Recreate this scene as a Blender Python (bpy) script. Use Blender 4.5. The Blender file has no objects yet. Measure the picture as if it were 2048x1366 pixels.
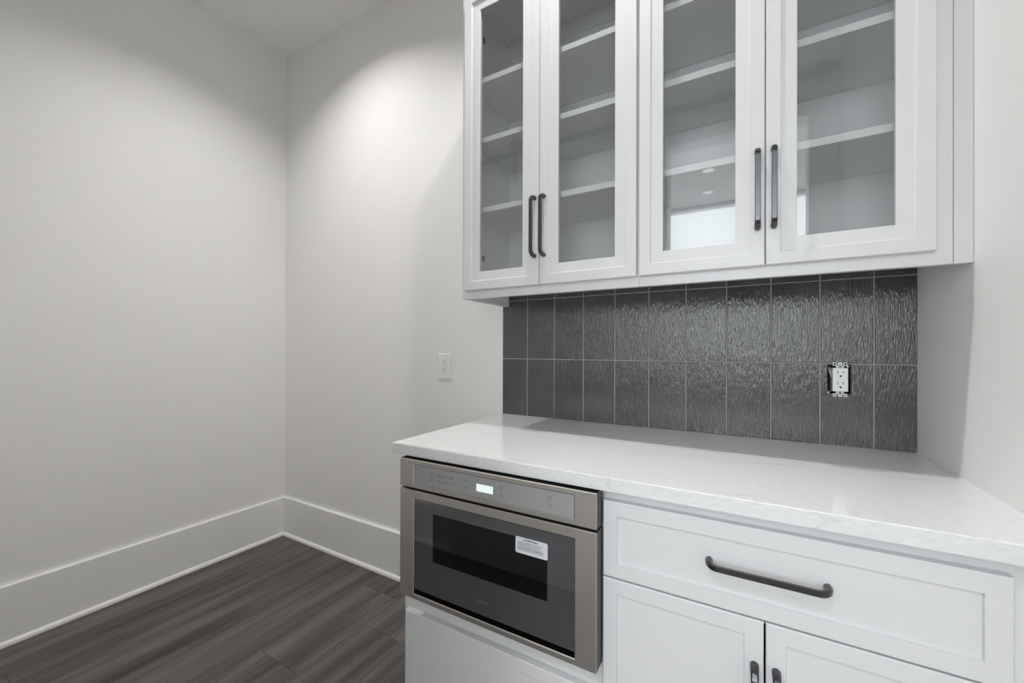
import bpy, bmesh, math, random
from mathutils import Vector, Matrix
random.seed(7)
sc = bpy.context.scene
COL = sc.collection

# ---------------------------------------------------------------- camera
YAW, PIT, ROL = 0.5207, 0.0021, 0.0029
F = Vector((-math.sin(YAW)*math.cos(PIT), math.cos(YAW)*math.cos(PIT), math.sin(PIT)))
R = Vector((math.cos(YAW), math.sin(YAW), 0)); U = R.cross(F)
R2 = R*math.cos(ROL)+U*math.sin(ROL); U2 = -R*math.sin(ROL)+U*math.cos(ROL)
cd = bpy.data.cameras.new('camera'); cam = bpy.data.objects.new('camera', cd); COL.objects.link(cam)
M4 = Matrix.Identity(4)
for i in range(3):
    M4[i][0] = R2[i]; M4[i][1] = U2[i]; M4[i][2] = -F[i]
M4.translation = Vector((0, -1.5428, 1.1982))
cam.matrix_world = M4
cd.sensor_width = 36; cd.lens = 806.865*36/2048; cd.shift_y = 13.74/2048
cd.clip_start = .01
sc.camera = cam

# ---------------------------------------------------------------- world, exposure
SKY = 7.4
w = bpy.data.worlds.new('sky'); sc.world = w; w.use_nodes = True
w.node_tree.nodes['Background'].inputs[0].default_value = (.93, .97, 1.0, 1)
w.node_tree.nodes['Background'].inputs[1].default_value = SKY
CAN = 1420.0; HALLCAN = 1300.0
sc.view_settings.view_transform = 'Standard'; sc.view_settings.look = 'None'
sc.view_settings.gamma = 1; sc.view_settings.use_curve_mapping = False
sc.view_settings.exposure = 0.0
sc.cycles.use_denoising = True
sc.cycles.max_bounces = 14; sc.cycles.diffuse_bounces = 8; sc.cycles.transparent_max_bounces = 16
sc.cycles.sample_clamp_indirect = 6
sc.cycles.caustics_reflective = False; sc.cycles.caustics_refractive = False

# ---------------------------------------------------------------- dimensions
XL, XR, ZC, YR = -2.585, .42, 3.08, -1.72
FARY, FARX0, FARX1 = -4.92, -2.585, 2.2

# ---------------------------------------------------------------- materials
def new_mat(name):
    m = bpy.data.materials.new(name); m.use_nodes = True
    nt = m.node_tree; return m, nt, nt.nodes['Principled BSDF']
def node(nt, t, **kw):
    n = nt.nodes.new(t)
    for k, v in kw.items():
        if k in n.inputs: n.inputs[k].default_value = v
        else: setattr(n, k, v)
    return n
def plain(name, col, rough=.5, metal=0, spec=.5, noise=0, nscale=300, bump=0, bscale=400, coat=0):
    m, nt, p = new_mat(name)
    p.inputs['Base Color'].default_value = (*col, 1); p.inputs['Roughness'].default_value = rough
    p.inputs['Metallic'].default_value = metal; p.inputs['Specular IOR Level'].default_value = spec
    p.inputs['Coat Weight'].default_value = coat
    tc = node(nt, 'ShaderNodeTexCoord')
    if noise:
        n = node(nt, 'ShaderNodeTexNoise', Scale=nscale, Detail=3.0)
        nt.links.new(tc.outputs['Object'], n.inputs['Vector'])
        mx = node(nt, 'ShaderNodeMix', data_type='RGBA')
        mx.inputs[6].default_value = tuple(c*(1-noise) for c in col)+(1,); mx.inputs[7].default_value = tuple(min(1, c*(1+noise)) for c in col)+(1,)
        nt.links.new(n.outputs['Fac'], mx.inputs[0]); nt.links.new(mx.outputs[2], p.inputs['Base Color'])
    if bump:
        n = node(nt, 'ShaderNodeTexNoise', Scale=bscale, Detail=2.0)
        nt.links.new(tc.outputs['Object'], n.inputs['Vector'])
        b = node(nt, 'ShaderNodeBump', Strength=bump, Distance=.001)
        nt.links.new(n.outputs['Fac'], b.inputs['Height']); nt.links.new(b.outputs['Normal'], p.inputs['Normal'])
    return m
def emit(name, col, s):
    m, nt, p = new_mat(name)
    p.inputs['Base Color'].default_value = (*col, 1); p.inputs['Emission Color'].default_value = (*col, 1)
    p.inputs['Emission Strength'].default_value = s; return m

M = {}
M['wall'] = plain('wall_paint', (.862, .856, .846), .62, spec=.3, noise=.012, nscale=5, bump=.12, bscale=260)
M['ceil'] = plain('ceiling_paint', (.90, .896, .888), .8, spec=.2)
M['trim'] = plain('trim_paint', (.86, .857, .85), .38, spec=.45)
M['cab'] = plain('cabinet_paint', (.715, .715, .723), .36, spec=.45, bump=.03, bscale=500)
M['cabin'] = plain('cabinet_interior_paint', (.82, .82, .825), .5, spec=.35)
M['black'] = plain('black_plastic_and_shade', (.006, .006, .007), .5)
M['hole'] = plain('dark_hole', (.012, .012, .012), .8, spec=.1)
M['pinhole'] = plain('pin_hole', (.22, .22, .23), .8, spec=.1)
M['pull'] = plain('gunmetal', (.10, .102, .108), .28, metal=1.0, bump=.05, bscale=900)
M['track'] = plain('black_iron', (.012, .012, .013), .55)
M['hinge'] = plain('nickel', (.22, .21, .20), .4, metal=.7)
M['grout'] = plain('grey_grout', (.36, .355, .35), .9, spec=.1, noise=.1, nscale=300)
M['white_plastic'] = plain('white_plastic', (.88, .88, .88), .35)
M['slot'] = plain('slot_dark', (.05, .05, .05), .7)
M['slot_light'] = plain('slot_grey', (.30, .30, .30), .7)
M['strap'] = plain('zinc_strap', (.62, .63, .64), .4, metal=.3)
M['wire_w'] = plain('white_wire', (.55, .55, .55), .5)
M['caulk'] = plain('white_caulk', (.82, .82, .82), .45)
M['lens'] = emit('lit_lens', (1.0, .977, .948), CAN)
M['halllens'] = emit('lit_hall_lens', (.97, .99, 1.0), HALLCAN)
M['display'] = emit('display_glow', (.86, .97, .95), .42)
M['ink'] = plain('dark_ink', (.02, .02, .022), .6)
M['legend'] = plain('legend_ink', (.028, .028, .03), .6)
M['logo'] = plain('dim_gold_ink', (.11, .10, .075), .4)
M['sticker'] = plain('sticker_white', (.66, .68, .72), .5)
M['ctrl'] = plain('grey_control_glass', (.31, .31, .315), .18, spec=.5)
M['blackglass'] = plain('black_glass', (.004, .004, .004), .05, spec=.4)
M['blackstrip'] = plain('black_strip', (.001, .001, .001), .6, spec=.05)
M['side'] = plain('dark_steel', (.055, .056, .06), .45, metal=.3)
M['barn'] = plain('barn_door_paint', (.70, .70, .70), .45)
M['soil'] = plain('ground_outside', (.25, .24, .2), .9)

# tinted mirror-like oven glass
m, nt, p = new_mat('oven_glass'); M['oven'] = m
p.inputs['Base Color'].default_value = (.062, .063, .066, 1); p.inputs['Roughness'].default_value = .03
p.inputs['Specular IOR Level'].default_value = .9

# brushed stainless
m, nt, p = new_mat('brushed_steel'); M['steel'] = m
tc = node(nt, 'ShaderNodeTexCoord'); mp = node(nt, 'ShaderNodeMapping'); mp.inputs['Scale'].default_value = (3, 3, 900)
n1 = node(nt, 'ShaderNodeTexNoise', Scale=1.0, Detail=3.0)
nt.links.new(tc.outputs['Object'], mp.inputs[0]); nt.links.new(mp.outputs[0], n1.inputs['Vector'])
n2 = node(nt, 'ShaderNodeTexNoise', Scale=9.0, Detail=2.0); nt.links.new(tc.outputs['Object'], n2.inputs['Vector'])
mr = node(nt, 'ShaderNodeMapRange'); mr.inputs[3].default_value = .34; mr.inputs[4].default_value = .46
nt.links.new(n2.outputs['Fac'], mr.inputs[0]); nt.links.new(mr.outputs[0], p.inputs['Roughness'])
bp = node(nt, 'ShaderNodeBump', Strength=.06, Distance=.001); nt.links.new(n1.outputs['Fac'], bp.inputs['Height']); nt.links.new(bp.outputs[0], p.inputs['Normal'])
p.inputs['Base Color'].default_value = (.52, .49, .46, 1); p.inputs['Metallic'].default_value = .92

# clear pane: clear + mirror by fresnel, exit face handled with the inverse index
def pane_mat():
    m, nt, p = new_mat('clear_pane'); out = nt.nodes['Material Output']; nt.nodes.remove(p)
    geo = node(nt, 'ShaderNodeNewGeometry')
    mx = node(nt, 'ShaderNodeMix'); mx.inputs[2].default_value = 1.72; mx.inputs[3].default_value = 1/1.72
    nt.links.new(geo.outputs['Backfacing'], mx.inputs[0])
    fr = node(nt, 'ShaderNodeFresnel'); nt.links.new(mx.outputs[0], fr.inputs['IOR'])
    t = node(nt, 'ShaderNodeBsdfTransparent'); t.inputs[0].default_value = (.955, .965, .965, 1)
    g = node(nt, 'ShaderNodeBsdfGlossy', Roughness=.0)
    ms = node(nt, 'ShaderNodeMixShader')
    nt.links.new(fr.outputs[0], ms.inputs[0]); nt.links.new(t.outputs[0], ms.inputs[1]); nt.links.new(g.outputs[0], ms.inputs[2])
    nt.links.new(ms.outputs[0], out.inputs[0]); return m
M['pane'] = pane_mat()

# quartz worktop
m, nt, p = new_mat('quartz'); M['quartz'] = m
tc = node(nt, 'ShaderNodeTexCoord')
cl = node(nt, 'ShaderNodeTexNoise', Scale=5.0, Detail=5.0); nt.links.new(tc.outputs['Object'], cl.inputs['Vector'])
sp = node(nt, 'ShaderNodeMapping'); sp.inputs['Scale'].default_value = (70, 210, 210); sp.inputs['Rotation'].default_value = (0, 0, .25)
nt.links.new(tc.outputs['Object'], sp.inputs[0])
fn = node(nt, 'ShaderNodeTexNoise', Scale=1.0, Detail=5.0, Roughness=.65); nt.links.new(sp.outputs[0], fn.inputs['Vector'])
vm = node(nt, 'ShaderNodeMapping'); vm.inputs['Rotation'].default_value = (0, 0, -.55); vm.inputs['Scale'].default_value = (.9, 2.6, 2.6)
nt.links.new(tc.outputs['Object'], vm.inputs[0])
vn = node(nt, 'ShaderNodeTexNoise', Scale=.9, Detail=3.5, Roughness=.5, Distortion=.3); nt.links.new(vm.outputs[0], vn.inputs['Vector'])
ma = node(nt, 'ShaderNodeMath', operation='SUBTRACT'); ma.inputs[1].default_value = .5; nt.links.new(vn.outputs['Fac'], ma.inputs[0])
mb = node(nt, 'ShaderNodeMath', operation='ABSOLUTE'); nt.links.new(ma.outputs[0], mb.inputs[0])
vr = node(nt, 'ShaderNodeMapRange'); vr.inputs[1].default_value = 0; vr.inputs[2].default_value = .0035; vr.inputs[3].default_value = 1; vr.inputs[4].default_value = 0
nt.links.new(mb.outputs[0], vr.inputs[0])
gate = node(nt, 'ShaderNodeMapRange'); gate.inputs[1].default_value = .42; gate.inputs[2].default_value = .7; nt.links.new(cl.outputs['Fac'], gate.inputs[0])
mm = node(nt, 'ShaderNodeMath', operation='MULTIPLY'); nt.links.new(vr.outputs[0], mm.inputs[0]); nt.links.new(gate.outputs[0], mm.inputs[1])
mk = node(nt, 'ShaderNodeMath', operation='MULTIPLY'); mk.inputs[1].default_value = .45; nt.links.new(mm.outputs[0], mk.inputs[0])
r1 = node(nt, 'ShaderNodeValToRGB'); e = r1.color_ramp.elements
e[0].position = .25; e[0].color = (.70, .705, .715, 1); e[1].position = .56; e[1].color = (.80, .80, .805, 1)
nt.links.new(fn.outputs['Fac'], r1.inputs[0])
x2 = node(nt, 'ShaderNodeMix', data_type='RGBA'); x2.inputs[7].default_value = (.30, .30, .31, 1)
nt.links.new(mk.outputs[0], x2.inputs[0]); nt.links.new(r1.outputs[0], x2.inputs[6]); nt.links.new(x2.outputs[2], p.inputs['Base Color'])
p.inputs['Roughness'].default_value = .055; p.inputs['Specular IOR Level'].default_value = .5

# glazed tile with vertical ripple
m, nt, p = new_mat('slate_glaze'); M['tile'] = m
tc = node(nt, 'ShaderNodeTexCoord'); oi = node(nt, 'ShaderNodeObjectInfo')
of = node(nt, 'ShaderNodeVectorMath', operation='SCALE'); cx_ = node(nt, 'ShaderNodeCombineXYZ')
for i in range(3): nt.links.new(oi.outputs['Random'], cx_.inputs[i])
nt.links.new(cx_.outputs[0], of.inputs[0]); of.inputs['Scale'].default_value = 9.0
ad = node(nt, 'ShaderNodeVectorMath', operation='ADD'); nt.links.new(tc.outputs['Object'], ad.inputs[0]); nt.links.new(of.outputs[0], ad.inputs[1])
mp = node(nt, 'ShaderNodeMapping'); mp.inputs['Scale'].default_value = (330, 40, 50); mp.inputs['Rotation'].default_value = (0, .1, 0)
nt.links.new(ad.outputs[0], mp.inputs[0])
na = node(nt, 'ShaderNodeTexNoise', Scale=1.0, Detail=2.5, Roughness=.55, Distortion=.4); nt.links.new(mp.outputs[0], na.inputs['Vector'])
nb = node(nt, 'ShaderNodeTexNoise', Scale=48.0, Detail=2.0); nt.links.new(ad.outputs[0], nb.inputs['Vector'])
mul = node(nt, 'ShaderNodeMath', operation='MULTIPLY'); mul.inputs[1].default_value = .5; nt.links.new(nb.outputs['Fac'], mul.inputs[0])
sm = node(nt, 'ShaderNodeMath', operation='ADD'); nt.links.new(na.outputs['Fac'], sm.inputs[0]); nt.links.new(mul.outputs[0], sm.inputs[1])
bp = node(nt, 'ShaderNodeBump', Strength=1.0, Distance=.0015); nt.links.new(sm.outputs[0], bp.inputs['Height']); nt.links.new(bp.outputs[0], p.inputs['Normal'])
nc = node(nt, 'ShaderNodeTexNoise', Scale=7.0, Detail=4.0); nt.links.new(ad.outputs[0], nc.inputs['Vector'])
cr = node(nt, 'ShaderNodeValToRGB'); e = cr.color_ramp.elements
e[0].position = .3; e[0].color = (.050, .049, .050, 1); e[1].position = .7; e[1].color = (.072, .071, .072, 1)
nt.links.new(nc.outputs['Fac'], cr.inputs[0]); nt.links.new(cr.outputs[0], p.inputs['Base Color'])
p.inputs['Roughness'].default_value = .12; p.inputs['Specular IOR Level'].default_value = .85

# grey-brown wood planks (grain along Y)
m, nt, p = new_mat('grey_oak_plank'); M['wood'] = m
tc = node(nt, 'ShaderNodeTexCoord'); oi = node(nt, 'ShaderNodeObjectInfo')
cx_ = node(nt, 'ShaderNodeCombineXYZ')
for i in range(3): nt.links.new(oi.outputs['Random'], cx_.inputs[i])
of = node(nt, 'ShaderNodeVectorMath', operation='SCALE'); of.inputs['Scale'].default_value = 37.0; nt.links.new(cx_.outputs[0], of.inputs[0])
ad = node(nt, 'ShaderNodeVectorMath', operation='ADD'); nt.links.new(tc.outputs['Object'], ad.inputs[0]); nt.links.new(of.outputs[0], ad.inputs[1])
def wn(scale, sx, sy, det, rough=.55, dist=0.0):
    mp = node(nt, 'ShaderNodeMapping'); mp.inputs['Scale'].default_value = (sx, sy, 1); nt.links.new(ad.outputs[0], mp.inputs[0])
    n = node(nt, 'ShaderNodeTexNoise', Scale=scale, Detail=det, Roughness=rough, Distortion=dist); nt.links.new(mp.outputs[0], n.inputs['Vector']); return n
band = wn(1.0, 13, 1.0, 3.0, .5, .3); grain = wn(1.0, 210, 5, 4.0, .6); streak = wn(1.0, 45, 1.6, 4.0, .6, .2)
def mmul(a, k):
    q = node(nt, 'ShaderNodeMath', operation='MULTIPLY'); q.inputs[1].default_value = k; nt.links.new(a, q.inputs[0]); return q.outputs[0]
def madd(a, b):
    q = node(nt, 'ShaderNodeMath', operation='ADD'); nt.links.new(a, q.inputs[0]); nt.links.new(b, q.inputs[1]); return q.outputs[0]
tot = madd(madd(mmul(band.outputs['Fac'], .50), mmul(grain.outputs['Fac'], .22)), madd(mmul(streak.outputs['Fac'], .28), mmul(oi.outputs['Random'], .03)))
cr = node(nt, 'ShaderNodeValToRGB'); e = cr.color_ramp.elements
e[0].position = .36; e[0].color = (.042, .036, .034, 1); e[1].position = .64; e[1].color = (.165, .142, .133, 1)
k = e.new(.49); k.color = (.089, .077, .073, 1)
nt.links.new(tot, cr.inputs[0]); nt.links.new(cr.outputs[0], p.inputs['Base Color'])
bp = node(nt, 'ShaderNodeBump', Strength=.12, Distance=.0006); nt.links.new(grain.outputs['Fac'], bp.inputs['Height']); nt.links.new(bp.outputs[0], p.inputs['Normal'])
p.inputs['Roughness'].default_value = .48; p.inputs['Specular IOR Level'].default_value = .35

# ---------------------------------------------------------------- mesh helpers (all coordinates in world space)
WL = {}
class MB:
    def __init__(s): s.v = []; s.f = []
    def add(s, v, f):
        o = len(s.v); s.v += [tuple(q) for q in v]; s.f += [tuple(i+o for i in q) for q in f]; return s
    def box(s, x0, x1, y0, y1, z0, z1):
        return s.add([(x0,y0,z0),(x1,y0,z0),(x1,y1,z0),(x0,y1,z0),(x0,y0,z1),(x1,y0,z1),(x1,y1,z1),(x0,y1,z1)],
                     [(3,2,1,0),(4,5,6,7),(0,1,5,4),(1,2,6,5),(2,3,7,6),(3,0,4,7)])
    def rings(s, rl, closed=False, cap0=False, cap1=False):
        """mitred frame facing -Y: rl = [((x0,x1,z0,z1), y), ...]"""
        o = len(s.v); n = len(rl)
        for (x0,x1,z0,z1), y in rl: s.v += [(x0,y,z0),(x1,y,z0),(x1,y,z1),(x0,y,z1)]
        for i in range(n if closed else n-1):
            a = o+4*i; b = o+4*((i+1) % n)
            for k in range(4): s.f.append((a+k, a+(k+1) % 4, b+(k+1) % 4, b+k))
        if cap1: a = o+4*(n-1); s.f.append((a, a+1, a+2, a+3))
        if cap0: s.f.append((o+3, o+2, o+1, o))
        return s
    def cyl(s, c, ax, r, h, n=16, r2=None):
        """cylinder from c along axis ax (0,1,2) with length h"""
        o = len(s.v); r2 = r if r2 is None else r2
        a, b = [(1,2),(2,0),(0,1)][ax]
        for k, (rr, hh) in enumerate(((r,0),(r2,h))):
            for i in range(n):
                t = 2*math.pi*i/n; q = list(c); q[ax] += hh; q[a] += rr*math.cos(t); q[b] += rr*math.sin(t); s.v.append(tuple(q))
        for i in range(n): s.f.append((o+i, o+(i+1) % n, o+n+(i+1) % n, o+n+i))
        s.f.append(tuple(o+i for i in reversed(range(n)))); s.f.append(tuple(o+n+i for i in range(n))); return s
    def loft(s, loops):
        o = len(s.v); n = len(loops[0])
        for L in loops: s.v += [tuple(q) for q in L]
        for i in range(len(loops)-1):
            for k in range(n): s.f.append((o+i*n+k, o+i*n+(k+1) % n, o+(i+1)*n+(k+1) % n, o+(i+1)*n+k))
        s.f.append(tuple(o+k for k in reversed(range(n)))); s.f.append(tuple(o+(len(loops)-1)*n+k for k in range(n))); return s
    def prism(s, poly, axis, a, b):
        """poly of 2D points extruded along axis: axis 1 -> (x,z) points"""
        def P(p, t): return {0:(t,p[0],p[1]), 1:(p[0],t,p[1]), 2:(p[0],p[1],t)}[axis]
        o = len(s.v); n = len(poly)
        s.v += [P(p, a) for p in poly]+[P(p, b) for p in poly]
        for k in range(n): s.f.append((o+k, o+(k+1) % n, o+n+(k+1) % n, o+n+k))
        s.f.append(tuple(o+k for k in reversed(range(n)))); s.f.append(tuple(o+n+k for k in range(n))); return s
    def build(s, name, mat, parent=None, bevel=0, seg=1, smooth=False, kind=None, label=None, origin=None, angle=None):
        org = WL[parent.name] if parent else Vector(origin or (0,0,0))
        me = bpy.data.meshes.new(name); me.from_pydata([tuple(Vector(q)-org) for q in s.v], [], s.f)
        bm = bmesh.new(); bm.from_mesh(me); bmesh.ops.recalc_face_normals(bm, faces=bm.faces)
        if bevel:
            ed = [e for e in bm.edges if len(e.link_faces) == 2 and e.calc_face_angle(0) > .5]
            bmesh.ops.bevel(bm, geom=ed, offset=bevel, segments=seg, affect='EDGES', clamp_overlap=True)
        bm.to_mesh(me); bm.free()
        if smooth:
            for q in me.polygons: q.use_smooth = True
            try: me.set_sharp_from_angle(angle=angle or math.radians(40))
            except Exception: pass
        me.materials.append(mat); o = bpy.data.objects.new(name, me); COL.objects.link(o)
        if parent: o.parent = parent
        else: o.location = org
        WL[o.name] = org
        if kind: o['kind'] = kind
        if label: o['label'] = label
        return o
def thing(name, label, cat, loc, group=None):
    o = bpy.data.objects.new(name, None); COL.objects.link(o); o.location = loc; o.empty_display_size = .1
    WL[o.name] = Vector(loc); o['label'] = label; o['category'] = cat
    if group: o['group'] = group
    return o
def slab_with_holes(mb, axis, pos, thick, a0, a1, b0, b1, holes):
    """wall slab normal to axis with rectangular holes (a0,a1,b0,b1)"""
    A = sorted({a0,a1}|{h[0] for h in holes}|{h[1] for h in holes}); B = sorted({b0,b1}|{h[2] for h in holes}|{h[3] for h in holes})
    def P(a, b, t): return (t,a,b) if axis == 0 else ((a,t,b) if axis == 1 else (a,b,t))
    solid = lambda i, j: 0 <= i < len(A)-1 and 0 <= j < len(B)-1 and not any(h[0]-1e-9 <= A[i] and A[i+1] <= h[1]+1e-9 and h[2]-1e-9 <= B[j] and B[j+1] <= h[3]+1e-9 for h in holes)
    o = len(mb.v); idx = {}
    for i, a in enumerate(A):
        for j, b in enumerate(B):
            for k, t in enumerate((pos, pos+thick)): idx[i,j,k] = len(mb.v); mb.v.append(P(a,b,t))
    for i in range(len(A)-1):
        for j in range(len(B)-1):
            if not solid(i,j): continue
            for k in (0,1): mb.f.append((idx[i,j,k], idx[i+1,j,k], idx[i+1,j+1,k], idx[i,j+1,k]))
            for (di,dj,p,q) in ((-1,0,(i,j),(i,j+1)),(1,0,(i+1,j),(i+1,j+1)),(0,-1,(i,j),(i+1,j)),(0,1,(i,j+1),(i+1,j+1))):
                if not solid(i+di, j+dj): mb.f.append((idx[p+(0,)], idx[q+(0,)], idx[q+(1,)], idx[p+(1,)]))
    return mb
def text_mesh(mb, txt, size, x, y, z, align='CENTER', bold=0.0, sx=1.0):
    """flat print facing -Y, centred at x, baseline z"""
    c = bpy.data.curves.new('t', 'FONT'); c.body = txt; c.size = size; c.align_x = align; c.resolution_u = 2; c.offset = bold
    o = bpy.data.objects.new('t', c); COL.objects.link(o)
    me = bpy.data.meshes.new_from_object(o.evaluated_get(bpy.context.evaluated_depsgraph_get()))
    mb.add([(x+v.co.x*sx, y, z+v.co.y) for v in me.vertices], [tuple(p.vertices) for p in me.polygons])
    bpy.data.objects.remove(o); bpy.data.curves.remove(c); bpy.data.meshes.remove(me)

# ---------------------------------------------------------------- room shell
T = .12
HOLE = (.2195, .2785, 1.0655, 1.1555)          # electrical box in the tiled wall
slab_with_holes(MB(), 1, 0, T, XL-T, XR+T, 0, ZC, [HOLE]).build('wall_back', M['wall'], kind='structure')
MB().box(XL-T, XL, FARY, 0, 0, ZC).build('wall_left', M['wall'], kind='structure')
MB().box(XR, XR+T, YR-T, 0, 0, ZC).build('wall_right', M['wall'], kind='structure')
DX0, DX1, DZ = -.413, .307, 2.44
slab_with_holes(MB(), 1, YR-T, T, XL, XR, 0, ZC, [(DX0, DX1, 0, DZ)]).build('wall_rear', M['wall'], kind='structure')
slab_with_holes(MB(), 1, YR-T, T, XR+T, FARX1, 0, ZC, []).build('wall_hall_near', M['wall'], kind='structure')
WIN = (-2.2, 1.6, .85, 3.065)
slab_with_holes(MB(), 1, FARY-T, T, FARX0-T, FARX1+T, 0, ZC, [WIN]).build('wall_hall_far', M['wall'], kind='structure')
MB().box(FARX1, FARX1+T, FARY, YR-T, 0, ZC).build('wall_hall_right', M['wall'], kind='structure')
CANS = [(-1.72, -.60), (-.44, -.60), (-.32, -3.82), (-.37, -4.47), (-.305, -2.50), (-.305, -3.16)]
slab_with_holes(MB(), 2, ZC, .1, XL-T, FARX1+T, FARY-T, T, [(x-.055, x+.055, y-.055, y+.055) for x, y in CANS]).build('ceiling', M['ceil'], kind='structure')
floor = MB().box(XL-T, FARX1+T, FARY-T, T, -.15, -.004).build('floor', M['wood'], kind='structure')

# planks: rows 0.2305 wide along Y, joints where the photo shows them
PW = .2305; X0 = -1.43
def plank(xa, xb, ya, yb):
    c = .0011; z0, z1 = -.0038, 0
    xa += .0003; xb -= .0003; ya += .0003; yb -= .0003
    v = [(xa,ya,z0),(xb,ya,z0),(xb,yb,z0),(xa,yb,z0),(xa,ya,z1-c),(xb,ya,z1-c),(xb,yb,z1-c),(xa,yb,z1-c),(xa+c,ya+c,z1),(xb-c,ya+c,z1),(xb-c,yb-c,z1),(xa+c,yb-c,z1)]
    f = [(3,2,1,0)]+[(i,(i+1) % 4,4+(i+1) % 4,4+i) for i in range(4)]+[(4+i,4+(i+1) % 4,8+(i+1) % 4,8+i) for i in range(4)]+[(8,9,10,11)]
    MB().add(v, f).build('plank', M['wood'], floor)
k0 = math.floor((XL-X0)/PW); k1 = math.ceil((FARX1-X0)/PW)
known = {-1: [-.135, -.645], 0: [-.336], -2: [-1.30], -3: [-1.62], -4: [-1.18], -5: [-1.52], 1: [-.92]}
for k in range(k0, k1):
    xa, xb = max(X0+k*PW, XL), min(X0+(k+1)*PW, FARX1)
    ys = [0.0]+known.get(k, [-random.uniform(.2, 1.4)])
    while ys[-1] > FARY:
        ys.append(ys[-1]-1.524)
    ys[-1] = FARY
    for ya, yb in zip(ys[1:], ys[:-1]):
        if yb > YR-T and xa > XR: 
            yb = min(yb, YR-T)
        if yb-ya > .03 and xb-xa > .01: plank(xa, xb, ya, yb)

# baseboards with shoe moulding
BH, BT = .241, .016
def bb_profile(out):      # (distance from wall, z)
    return [(0,0),(BT,0),(BT,BH-.004),(BT-.0035,BH),(0,BH)]
SHOE = [(BT,.0),(BT+.0125,.0)]+[(BT+.0125*math.cos(a), .0165*math.sin(a)+.003) for a in [i*math.pi/12 for i in range(7)]]+[(BT,.0195)]
b = MB().prism([(XL+d, z) for d, z in bb_profile(0)], 1, YR, 0).build('baseboard_left', M['trim'], kind='structure')
MB().prism([(XL+d, z) for d, z in SHOE], 1, YR, -BT).build('shoe_molding', M['trim'], b, smooth=True)
b = MB().prism([(-d, z) for d, z in bb_profile(0)], 0, XL+BT, -.913).build('baseboard_back', M['trim'], kind='structure')
MB().prism([(-d, z) for d, z in SHOE], 0, XL+BT, -.913).build('shoe_molding', M['trim'], b, smooth=True)
for nm, xa, xb in (('baseboard_rear_left', XL+BT, DX0-.07), ):
    b = MB().prism([(YR+d, z) for d, z in bb_profile(0)], 0, xa, xb).build(nm, M['trim'], kind='structure')
    MB().prism([(YR+d, z) for d, z in SHOE], 0, xa, xb).build('shoe_molding', M['trim'], b, smooth=True)

# doorway lining behind the camera, window added in the room beyond to send daylight through the doorway
mb = MB().box(DX0-.0, DX0+.012, YR-T-.002, YR+.002, 0, DZ).box(DX1-.012, DX1, YR-T-.002, YR+.002, 0, DZ).box(DX0, DX1, YR-T-.002, YR+.002, DZ-.012, DZ)
mb.build('trim_1', M['trim'], kind='structure')
wx0, wx1, wz0, wz1 = WIN
win = MB().rings([((wx0,wx1,wz0,wz1),FARY-.1),((wx0,wx1,wz0,wz1),FARY+.012),((wx0+.03,wx1-.03,wz0+.03,wz1-.03),FARY+.012),((wx0+.03,wx1-.03,wz0+.03,wz1-.03),FARY-.1)], closed=True).build('added_window_1', M['trim'], kind='structure')  # invented opening, sized and placed for the daylight it lets in
MB().box(wx0+.03, wx1-.03, FARY-.06, FARY-.054, wz0+.03, wz1-.03).build('pane', M['pane'], win)
pl = bpy.data.lights.new('added_window_portal', 'AREA'); pl.shape = 'RECTANGLE'; pl.size = wx1-wx0-.06; pl.size_y = wz1-wz0-.06; pl.cycles.is_portal = True
po = bpy.data.objects.new('added_window_portal', pl); COL.objects.link(po); po.location = ((wx0+wx1)/2, FARY-.05, (wz0+wz1)/2); po.rotation_euler = (math.radians(90), 0, 0)

# recessed lights
def can(x, y, lit, label, group):
    t = thing('recessed_light', label, 'ceiling light', (x, y, ZC), group)
    n = 32
    prof = [(.0945,0),(.0945,-.002),(.090,-.0045),(.060,-.0045),(.0545,-.001),(.0535,.02),(.0525,.046),(.001,.0465)]
    mb = MB(); P = len(prof)
    for i in range(n):
        a = 2*math.pi*i/n; mb.v += [(x+r*math.cos(a), y+r*math.sin(a), ZC+z) for r, z in prof]
    for i in range(n):
        for k in range(P-1): mb.f.append((i*P+k, ((i+1) % n)*P+k, ((i+1) % n)*P+k+1, i*P+k+1))
    mb.build('trim_ring', M['trim'], t, smooth=True)
    MB().cyl((x, y, ZC+.0430), 2, .036, .003, 24).build('lens', M['lens'] if lit else M['halllens'], t)
can(-1.72, -.60, True, 'lit round recessed ceiling light over the bare wall corner', 'recessed lights in the pantry')
can(-.44, -.60, True, 'lit round recessed ceiling light over the worktop', 'recessed lights in the pantry')
can(-.32, -3.82, False, 'round ceiling light mirrored in cabinet glass, upper of the two', 'ceiling lights beyond the doorway')
can(-.305, -2.50, False, 'added unseen ceiling light just past the doorway, nearest the rail', 'ceiling lights beyond the doorway')  # added out of view for steeper light on the cabinet fronts
can(-.305, -3.16, False, 'added unseen ceiling light past the doorway, second from the rail', 'ceiling lights beyond the doorway')  # second unseen lamp, also added for light through the doorway
can(-.37, -4.47, False, 'round ceiling light mirrored in cabinet glass, lower of the two', 'ceiling lights beyond the doorway')

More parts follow.
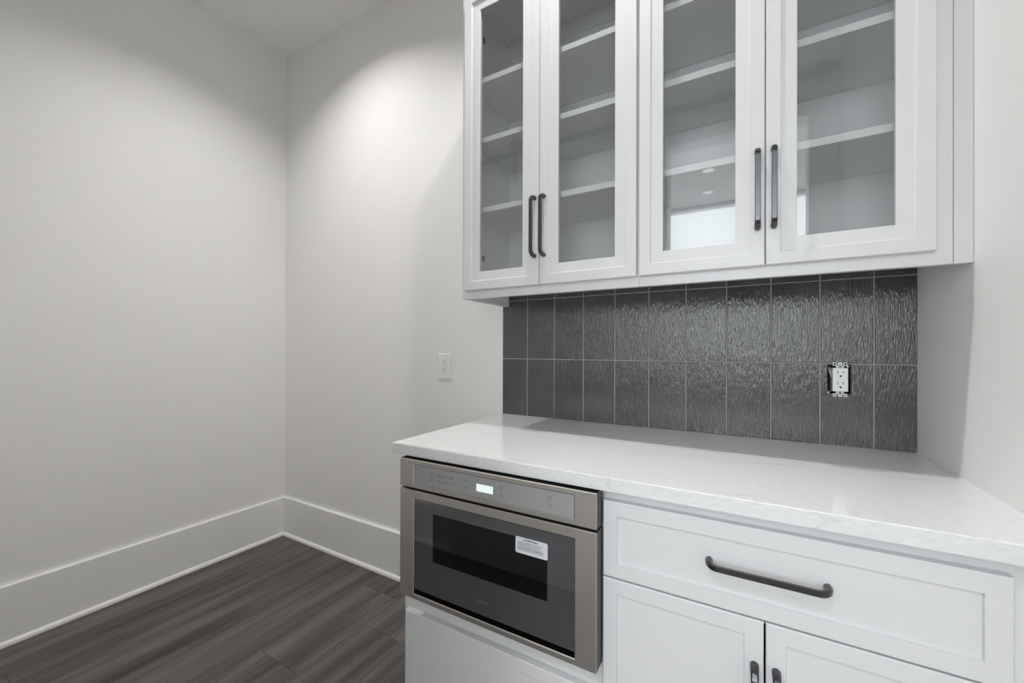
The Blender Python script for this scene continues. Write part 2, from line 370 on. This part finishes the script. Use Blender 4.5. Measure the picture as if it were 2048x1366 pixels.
# barn door, track and hangers behind the camera (seen mirrored in the cabinet glass)
t = thing('barn_door', 'white sliding door hanging from a black rail, mirrored in cabinet glass', 'door', (-.97, YR+.05, .02))
bx0, bx1 = -1.475, -.475
MB().box(bx0, bx1, YR+.032, YR+.058, .02, 2.585).build('slab', M['barn'], t)
bd = lambda *a: MB().box(*a).build('door_rail', M['barn'], t, bevel=.0015)
for z0, z1 in ((.021,.22),(1.0,1.16),(2.44,2.584)): bd(bx0+.12, bx1-.12, YR+.058, YR+.068, z0, z1)
for a in (bx0, bx1-.12): MB().box(a+.0005, a+.1195, YR+.058, YR+.068, .021, 2.584).build('stile', M['barn'], t, bevel=.0015)
for hx in (-1.425, -.525):
    h = MB().box(hx-.02, hx+.02, YR+.069, YR+.075, 2.41, 2.715).build('hanger', M['track'], t, bevel=.002)
    MB().cyl((hx, YR+.042, 2.681), 1, .045, .024, 24).build('wheel', M['track'], h, smooth=True)
    for bz in (2.45, 2.53): MB().cyl((hx, YR+.075, bz), 1, .009, .005, 6).build('bolt', M['track'], h)
t = thing('sliding_rail', 'long black flat rail mounted above the doorway, mirrored in glass', 'rail', (-.7, YR, 2.59))
MB().box(-1.95, XR-.004, YR+.050, YR+.058, 2.59, 2.635).build('bar', M['track'], t)
for bx in (-1.85, -1.62, -1.1, -.65, -.2, .13, .36):
    MB().cyl((bx, YR, 2.6125), 1, .013, .05, 12).build('spacer', M['track'], t, smooth=True)
for bx in (-1.93, .345): MB().box(bx-.02, bx+.02, YR+.045, YR+.066, 2.58, 2.65).build('end_stop', M['track'], t, bevel=.002)

# ---------------------------------------------------------------- pulls
def pull(parent, c_, horiz, face_y, length=.192):
    """bow pull: flat bar bent back onto two round feet. c_ = (x,z) of its middle, face_y = surface it is screwed to"""
    so, wv = .031, .0118
    h = length/2; path = []
    path.append((-h, 0, 1)); path.append((-h, .004, .95))
    for i in range(0, 9):
        a = i/8*math.pi/2; path.append((-h+.018*(1-math.cos(a)), .009+(so-.009)*math.sin(a), 1-i/8))
    half = path
    full = half+[(-q[0], q[1], q[2]) for q in reversed(half)]
    loops = []
    for i, (s, o, rd) in enumerate(full):
        p = full[max(0,i-1)]; q = full[min(len(full)-1,i+1)]
        tx, to = q[0]-p[0], q[1]-p[1]; L = math.hypot(tx, to); nx, no = -to/L, tx/L     # normal in the (s,o) plane
        wd, th, c = wv/2, .0027, .0011
        sec = [(wd,-th+c),(wd,th-c),(wd-c,th),(-wd+c,th),(-wd,th-c),(-wd,-th+c),(-wd+c,-th),(wd-c,-th)]
        L_ = []
        for k, (u, v) in enumerate(sec):
            a = math.radians((-22,22,68,112,158,202,248,292)[k])
            u = u*(1-rd)+.0076*math.cos(a)*rd; v = v*(1-rd)+.0070*math.sin(a)*rd
            ss, oo = s+nx*v, max(0, o+no*v)
            L_.append((c_[0]+ss, face_y-oo, c_[1]+u) if horiz else (c_[0]+u, face_y-oo, c_[1]+ss))
        loops.append(L_)
    return MB().loft(loops).build('handle', M['pull'], parent, smooth=True, angle=math.radians(36))

# ---------------------------------------------------------------- upper cabinets
YFR, YDR = -.325, -.345
UZ0, UZ1 = 1.384, 2.545
SHELVES = [1.727, 1.988, 2.212]
def ring_rect(x0, x1, z0, z1, d): return (x0+d, x1-d, z0+d, z1-d)
def glass_door(parent, x0, x1, hinge_left, inner_side, label=None):
    z0, z1 = 1.413, 2.49; y = YDR; rr = lambda d: ring_rect(x0, x1, z0, z1, d)
    prof = [(0,.0195),(0,.0015),(.0015,0),(.0305,0),(.0325,.0045),(.0345,.0050),(.0640,.0060),(.0648,.0068),(.0648,.0195)]
    d = MB().rings([(rr(a), y+b) for a, b in prof], closed=True).build('door', M['cab'], parent, label=label)
    MB().box(x0+.060, x1-.060, y+.0090, y+.0130, z0+.060, z1-.060).build('pane', M['pane'], d)
    hx = (x1-.0155) if hinge_left else (x0+.0165)
    pull(d, (hx, 1.6035), False, y)
    for hz in (1.552, 2.405):
        s = 1 if hinge_left else -1; xs = inner_side
        a, b = sorted((xs+s*.0005, xs+s*.016)); mbh = MB().box(a, b, -.318, -.226, hz-.009, hz+.009)
        a, b = sorted((xs+s*.0005, xs+s*.003)); mbh.box(a, b, -.262, -.236, hz-.018, hz+.018)
        mbh.build('hinge', M['hinge'], d, bevel=.0008, label='nickel cabinet hinge')
    return d
def upper_cabinet(x0, x1, doors, label, fr0, fr1):
    t = thing('upper_cabinet', label, 'cabinet', ((x0+x1)/2, -.16, UZ0), 'white glass-door wall cabinets')
    s0, s1 = x0+.0185, x1-.0185; bz = 1.43
    lo = UZ0 if x0 < -.9 else bz
    mb = MB().box(x0, s0, YFR+.0195, -.0105, lo, UZ1).box(s1, x1, YFR+.0195, -.0105, bz, UZ1)
    mb.box(s0, s1, YFR+.0195, -.0105, bz, bz+.018).box(s0, s1, YFR+.0195, -.0105, 2.526, UZ1).box(x0, x1, -.0105, -.0005, bz, UZ1)
    mb.build('body', M['cabin'], t)
    MB().box(s0, s1, -.0185, -.0106, 2.462, 2.526).build('nailer', M['cabin'], t)
    MB().rings([((x0,x1,UZ0,UZ1),YFR+.0193),((x0,x1,UZ0,UZ1),YFR+.0008),((x0+.0008,x1-.0008,UZ0+.0008,UZ1-.0008),YFR),((x0+fr0,x1-fr1,1.448,2.47),YFR),((x0+fr0,x1-fr1,1.448,2.47),YFR+.0193)], closed=True).build('face_frame', M['cab'], t)
    for z in SHELVES: MB().box(s0+.001, s1-.001, -.292, -.0125, z-.0195, z).build('shelf', M['cabin'], t, bevel=.0008)
    ph = MB()
    for sx, sg in ((s0, 1), (s1, -1)):
        for py in (-.055, -.255):
            z = 1.50
            while z < 2.46:
                ph.cyl((sx+(0 if sg > 0 else -.0004), py, z), 0, .0026, .0004, 6); z += .032
    ph.build('shelf_pin_holes', M['pinhole'], t, kind='stuff')
    for i, (a, b) in enumerate(doors): glass_door(t, a, b, i == 0, s0 if i == 0 else s1)
    return t
CX0, CXM, CX1 = -.913, -.2665, .389
upper_cabinet(CX0, CXM-.0003, [(-.8915, -.5862), (-.5842, -.2712)], 'white wall cabinet with glass doors beside the bare wall', .03, .018)
c2 = upper_cabinet(CXM+.0003, CX1, [(-.2632, .0460), (.0488, .3585)], 'white wall cabinet with glass doors next to the right wall', .018, .045)
MB().box(CX1+.001, XR-.0005, YFR, YFR+.0195, UZ0, UZ1).build('filler_strip', M['cab'], c2, bevel=.0008)

# ---------------------------------------------------------------- tiled backsplash
bs = thing('tile_backsplash', 'dark slate grey glazed tiles on the wall above the worktop', 'backsplash', (-.25, 0, .914))
TX0, TX1, TZ0, TZ1 = -.926, .4197, .9135, 1.428
slab_with_holes(MB(), 1, -.0086, .0083, TX0+.001, TX1, TZ0, TZ1, [HOLE]).build('grout', M['grout'], bs)
g = .0019
vx = [TX0-g]+[-.8038+.12576*i for i in range(10)]+[TX1+g*.6]
vz = [TZ0-g, 1.157, 1.4093, TZ1+g]
def tile(x0, x1, z0, z1, poly=None):
    y0, y1, c = -.0102, -.0086, .0012
    if poly:
        MB().prism(poly, 1, y0, y1).build('tile', M['tile'], bs); return
    MB().rings([((x0,x1,z0,z1),y1),((x0,x1,z0,z1),y0+c*.7),((x0+c,x1-c,z0+c,z1-c),y0)], cap0=True, cap1=True).build('tile', M['tile'], bs)
for i in range(len(vx)-1):
    for j in range(3):
        x0, x1, z0, z1 = vx[i]+g, vx[i+1]-g, vz[j]+g, vz[j+1]-g
        if j == 0 and x0 < HOLE[0] < x1:
            a, b, zz, top = HOLE[0]-.0005, HOLE[1]+.001, HOLE[2]-.001, z1
            rough = [(a, top), (a+.0012, zz+.070), (a-.0005, zz+.045), (a+.0016, zz+.018), (a+.0003, zz+.001), (a+.02, zz-.0006), (b-.02, zz+.0008), (b, zz), (b+.0013, zz+.02), (b-.001, zz+.05), (b+.0003, zz+.075), (b, top)]
            poly = [(x0,z0),(x1,z0),(x1,z1)]+list(reversed(rough))+[(x0,z1)]
            tile(0,0,0,0,poly)
        else: tile(x0, x1, z0, z1)

# ---------------------------------------------------------------- worktop
wt = thing('worktop', 'white veined quartz worktop with a polished square edge', 'worktop', (-.25, -.33, .88))
CT0, CT1 = .8803, .9132
MB().box(-.932, XR-.0003, -.655, -.0003, CT0, CT1).build('slab', M['quartz'], wt, bevel=.0022, seg=2)
MB().prism([(XR-.0002, CT1), (XR-.0052, CT1+.0001), (XR-.0020, CT1+.0022), (XR-.0002, CT1+.0052)], 1, -.655, -.010).build('caulk_line', M['caulk'], wt, label='thin white caulk line against the wall')

# ---------------------------------------------------------------- base cabinets
YBF, YBD = -.615, -.635
def shaker(name, parent, x0, x1, z0, z1, label=None):
    rr = lambda d: ring_rect(x0, x1, z0, z1, d); y = YBD
    prof = [(0,.0193),(0,.0022),(.0022,0),(.0320,0),(.0332,.0058)]
    return MB().rings([(rr(a), y+b) for a, b in prof], cap0=True, cap1=True).build(name, M['cab'], parent, label=label)
def carcass(t, x0, x1, shelf=None):
    mb = MB().box(x0, x0+.018, YBF+.0195, -.002, 0, .880).box(x1-.018, x1, YBF+.0195, -.002, 0, .880)
    mb.box(x0+.018, x1-.018, YBF+.0195, -.002, .10, .118).box(x0+.018, x1-.018, -.010, -.002, .118, .880)
    mb.box(x0+.018, x1-.018, -.545, -.53, 0, .10)
    if shelf: mb.box(x0+.018, x1-.018, YBF+.0195, -.010, shelf-.018, shelf)
    mb.build('body', M['cab'], t)
BX0, BXM = -.913, -.2845
b1 = thing('base_cabinet', 'white base cabinet housing the steel microwave drawer', 'cabinet', ((BX0+BXM)/2, -.31, 0), 'white base cabinets')
carcass(b1, BX0, BXM-.0003, .455)
slab_with_holes(MB(), 1, YBF, .0193, BX0, BXM-.0003, .10, .880, [(-.868, -.2895, .49, .872)]).build('face_frame', M['cab'], b1, bevel=.0006)
shaker('drawer_front', b1, -.8925, -.2975, .125, .4045, label='white recessed drawer panel under the microwave')
b2 = thing('base_cabinet', 'white base cabinet with one wide drawer over two doors', 'cabinet', ((BXM+XR)/2, -.31, 0), 'white base cabinets')
carcass(b2, BXM+.0003, XR-.002)
slab_with_holes(MB(), 1, YBF, .0193, BXM+.0003, XR-.0005, .10, .880, [(-.262, .33, .14, .665), (-.262, .33, .70, .85)]).build('face_frame', M['cab'], b2, bevel=.0006)
dr = shaker('drawer', b2, -.2788, .3572, .6815, .8535); pull(dr, (.0362, .7710), True, YBD+.0058)
da = shaker('door', b2, -.2788, .0345, .125, .6780); pull(da, (.0192, .4965), False, YBD)
db = shaker('door', b2, .0380, .3572, .125, .6780); pull(db, (.0545, .4965), False, YBD)

# ---------------------------------------------------------------- microwave drawer
mw = thing('microwave_drawer', 'stainless steel microwave drawer with dark glass front and control strip', 'microwave', (-.579, -.4, .47))
YM = -.675; mx0, mx1 = -.8765, -.2812
MB().box(-.862, -.2955, -.628, -.06, .492, .870).build('body', M['side'], mw)
MB().box(mx0+.004, mx1-.004, -.655, -.6292, .790, .7985).build('gap_shade', M['black'], mw)  # black bar stands in for the shade in the gap above the door
def steel_frame(name, o, i):
    sh = lambda r, d: (r[0]+d, r[1]-d, r[2]+d, r[3]-d)
    return MB().rings([(o, YM+.004),(o, YM+.0016),(sh(o,.0016), YM),(sh(i,-.0022), YM),(i, YM+.0026),(i, YM+.010)], closed=False).build(name, M['steel'], mw)
cf = steel_frame('control_frame', (mx0, mx1, .7975, .8787), (-.8235, -.3340, .8110, .8655))
MB().box(mx0+.0003, mx1-.0003, YM+.0078, YM+.0455, .7978, .8784).box(mx0+.0003, mx1-.0003, YM+.004, YM+.0078, .8657, .8784).box(mx1-.05, mx1-.0003, YM+.004, YM+.0078, .7978, .8657).build('control_housing', M['side'], cf)
MB().box(mx0+.001, mx1-.001, YM+.0045, YM+.045, .8784, .8788).build('top_plate', M['blackstrip'], cf)
cg = MB().box(-.8233, -.3342, YM+.0022, YM+.0075, .8112, .8653).build('control_panel', M['ctrl'], cf, label='grey control strip with printed legends')
df = steel_frame('door_frame', (mx0, mx1, .4790, .7910), (-.8225, -.3328, .4945, .7670))
MB().box(mx0+.0003, mx1-.0003, YM+.0083, YM+.0455, .4793, .7907).box(mx1-.05, mx1-.0003, YM+.004, YM+.0083, .4793, .7907).box(mx0+.0003, mx0+.05, YM+.004, YM+.0083, .4793, .7907).box(mx0+.05, mx1-.05, YM+.004, YM+.0083, .7675, .7907).box(mx0+.05, mx1-.05, YM+.004, YM+.0083, .4793, .494).build('door_housing', M['side'], df)
MB().box(-.8223, -.3330, YM+.0022, YM+.0080, .5090, .7668).build('door_glass', M['oven'], df, label='dark mirrored glass')
MB().box(-.8223, -.3330, YM+.0021, YM+.0080, .4947, .5090).build('lower_strip', M['blackstrip'], df)
MB().box(-.7520, -.4012, YM+.0016, YM+.0022, .6027, .7366).build('viewing_window', M['blackglass'], df, label='black viewing window')
yp = YM+.0019
MB().box(-.6048, -.5537, YM+.0014, YM+.0021, .8275, .8468).build('display', M['display'], cf, label='lit blank pale display')
lg = MB()
U_ = lambda u: -.8235+(u-827)/(1147.7-827)*.4895   # along the strip
def leg(lines, x, zc, size=.0042):
    n = len(lines)
    for i, s in enumerate(lines): text_mesh(lg, s, size, x, yp, zc+(n-1)*.0026-i*.0052-.0015, bold=.0)
zt, zb_ = .8475, .8300
cols = [(-.7595, ['KEEP','WARM'], ['DEFROST']), (-.7280, ['SENSOR','REHEAT'], ['SENSOR','COOK']), (-.7085, ['BEVERAGE'], ['REHEAT']), (-.6885, ['AUTO','DEFROST'], ['OPEN']), (-.6390, ['OPEN'], ['CLOSE']), (-.5300, ['POWER','LEVEL'], ['TIMER','CLOCK']), (-.3960, ['START','+30 SEC'], ['STOP','CLEAR'])]
cols[3] = (-.6885, ['KEEP','WARM'], ['MORE'])
cols[0] = (-.7595, ['USER','PREF'], ['DEFROST'])
for x, a, b in cols: leg(a, x, zt, .0040); leg(b, x, zb_, .0040)
for i in range(5):
    x = -.5000+i*.0212
    leg([str(i+1)], x, zt, .0055); leg([str((i+6) % 10)], x, zb_, .0055)
lg.build('legend', M['legend'], cf, kind='stuff', label='small dark printed button legends')
lm = MB(); text_mesh(lm, 'Thermador', .0085, -.587, YM+.0019, .5405); lm.build('logo', M['logo'], df, label='faint gold lettering on the glass')
# sticker
def rrect(x0, x1, z0, z1, r, n=5):
    P = []
    for cx, cz, a0 in ((x1-r,z0+r,-90),(x1-r,z1-r,0),(x0+r,z1-r,90),(x0+r,z0+r,180)):
        for k in range(n+1):
            a = math.radians(a0+90*k/n); P.append((cx+r*math.cos(a), cz+r*math.sin(a)))
    return P
sx0, sx1, sz0, sz1 = -.4868, -.3998, .6990, .7388
st = MB().prism(rrect(sx0, sx1, sz0, sz1, .0045), 1, YM+.0009, YM+.0016).build('sticker', M['sticker'], df, label='white ATTENTION sticker with small print')
tm = MB(); sxm = (sx0+sx1)/2
text_mesh(tm, 'ATTENTION', .0066, sxm-.002, YM+.0007, sz1-.0078, bold=.00022)
for i, s in enumerate(['THE OPERATION MANUAL FOR THIS PRODUCT', 'CONTAINS IMPORTANT SAFETY & PRODUCT', 'PERFORMANCE INFORMATION. PLEASE READ IT', 'NOTE TO THE INSTALLER: DO NOT REMOVE THIS', 'LABEL. LEAVE IT FOR THE CONSUMER TO REMOVE']):
    text_mesh(tm, s, .0036, sx0+.0055, YM+.0007, sz1-.0140-i*.0044, align='LEFT', bold=.00012 if i == 3 else .00003, sx=.86)
tm.build('sticker_print', M['ink'], df, kind='stuff')

# ---------------------------------------------------------------- covered wall outlet
t = thing('wall_outlet', 'white covered power outlet on the bare wall left of the worktop', 'outlet', (-1.259, 0, 1.114))
ox0, ox1, oz0, oz1 = -1.2985, -1.2195, 1.0515, 1.1765; ocx = (ox0+ox1)/2; ocz = (oz0+oz1)/2
rc = (ocx-.0172, ocx+.0172, ocz-.0340, ocz+.0340)
MB().rings([((ox0,ox1,oz0,oz1),-.0003),((ox0,ox1,oz0,oz1),-.0030),((ox0+.004,ox1-.004,oz0+.004,oz1-.004),-.0062),(rc,-.0066),(rc,-.0040)]).build('cover_plate', M['white_plastic'], t)
ins = MB().box(rc[0]+.0006, rc[1]-.0006, -.0078, -.0003, rc[2]+.0006, rc[3]-.0006).build('receptacle', M['white_plastic'], t, bevel=.0008)
def sockets(parent, cx, cz, y, dz, mat, matg):
    for s in (1, -1):
        c = cz+s*dz
        for dx, hh in ((-.0063, .0040), (.0063, .0034)):
            MB().box(cx+dx-.0011, cx+dx+.0011, y-.0003, y, c+.0035-hh+.002, c+.0035+hh+.002).build('slot', mat, parent)
        MB().prism([(cx+.0027*math.cos(a), c-.0065+.0027*math.sin(a)) for a in [i*math.pi/4 for i in range(8)]], 1, y-.0003, y).build('ground_hole', matg, parent)
sockets(ins, ocx, ocz, -.0079, .0175, M['slot'], M['slot'])
for dz in (.0485, -.0485): MB().cyl((ocx, -.0080, ocz+dz), 1, .0030, .0016, 12).build('screw', M['white_plastic'], t)

# ---------------------------------------------------------------- uncovered outlet in the tiles
t = thing('uncovered_outlet', 'white power outlet without cover plate, hanging in a ragged hole in the tiles', 'outlet', (.25, 0, 1.0655))
hx0, hx1, hz0, hz1 = HOLE
MB().box(hx0+.0005, hx0+.003, .0, .06, hz0, hz1).box(hx1-.003, hx1-.0005, .0, .06, hz0, hz1).box(hx0+.003, hx1-.003, 0, .06, hz0+.0005, hz0+.003).box(hx0+.003, hx1-.003, 0, .06, hz1-.003, hz1-.0005).box(hx0+.0005, hx1-.0005, .06, .063, hz0+.0005, hz1-.0005).build('electrical_box', M['black'], t)
ucx, ucz = .2500, 1.1102
dev = MB().box(ucx-.0182, ucx+.0182, -.0200, .025, ucz-.0350, ucz+.0350).build('receptacle', M['white_plastic'], t, bevel=.0012)
sockets(dev, ucx+.0003, ucz+.001, -.0201, .0165, M['slot_light'], M['hole'])
for s in (1, -1):
    zb0 = ucz+s*.0350
    z_ = lambda d: zb0+s*d
    def bxs(mb, xa, xb, d0, d1, ya=-.0135, yb=-.0120):
        a, b = sorted((z_(d0), z_(d1))); return mb.box(xa, xb, ya, yb, a, b)
    mbs = MB(); bxs(mbs, ucx-.0098, ucx+.0098, -.001, .0085)
    bxs(mbs, ucx-.0052, ucx+.0058, .0085, .0165)
    for q in (-1, 1):
        xa, xb = sorted((ucx+q*.0078, ucx+q*.0172)); bxs(mbs, xa, xb, .0060, .0165)
    st_ = mbs.build('mounting_strap', M['strap'], t, bevel=.0006)
    for q in (-1, 0, 1):
        MB().cyl((ucx+q*.0125, -.0138, z_(.0115 if q else .0135)), 1, .0026 if q else .0013, .0004, 10).build('ear_hole', M['hole'] if (s > 0 and q) else M['slot_light'], st_)
    MB().cyl((ucx, -.0158, z_(.0045)), 1, .0038, .0024, 12).build('screw', M['hinge'], st_)
def wire(pts, r, mat):
    loops = []
    for i, p in enumerate(pts):
        a = Vector(pts[max(0,i-1)]); b_ = Vector(pts[min(len(pts)-1,i+1)]); d = (b_-a).normalized()
        u = d.cross(Vector((1,0.3,.1))).normalized(); v = d.cross(u)
        loops.append([tuple(Vector(p)+(u*math.cos(k*math.pi/4)+v*math.sin(k*math.pi/4))*r) for k in range(8)])
    MB().loft(loops).build('wire', mat, t, smooth=True)
wire([(hx0+.007,.03,hz1-.004),(hx0+.006,.006,hz1-.012),(hx0+.008,.002,hz1-.025),(hx0+.0125,.004,hz1-.040),(hx0+.016,.012,hz1-.05)], .0015, M['wire_w'])
wire([(hx0+.012,.03,hz1-.008),(hx0+.0105,.010,hz1-.018),(hx0+.0115,.006,hz1-.030),(hx0+.016,.012,hz1-.038)], .0014, M['wire_w'])
wire([(hx0+.004,.012,hz0+.010),(hx0+.008,.004,hz0+.006),(hx0+.014,.006,hz0+.010),(hx0+.02,.015,hz0+.012)], .0015, M['wire_w'])
MB().cyl((hx1-.009, -.004, hz1-.006), 1, .0030, .006, 10).build('box_screw', M['strap'], t)
MB().cyl((hx0+.004, -.004, hz0+.004), 1, .0028, .006, 10).build('box_screw', M['strap'], t)
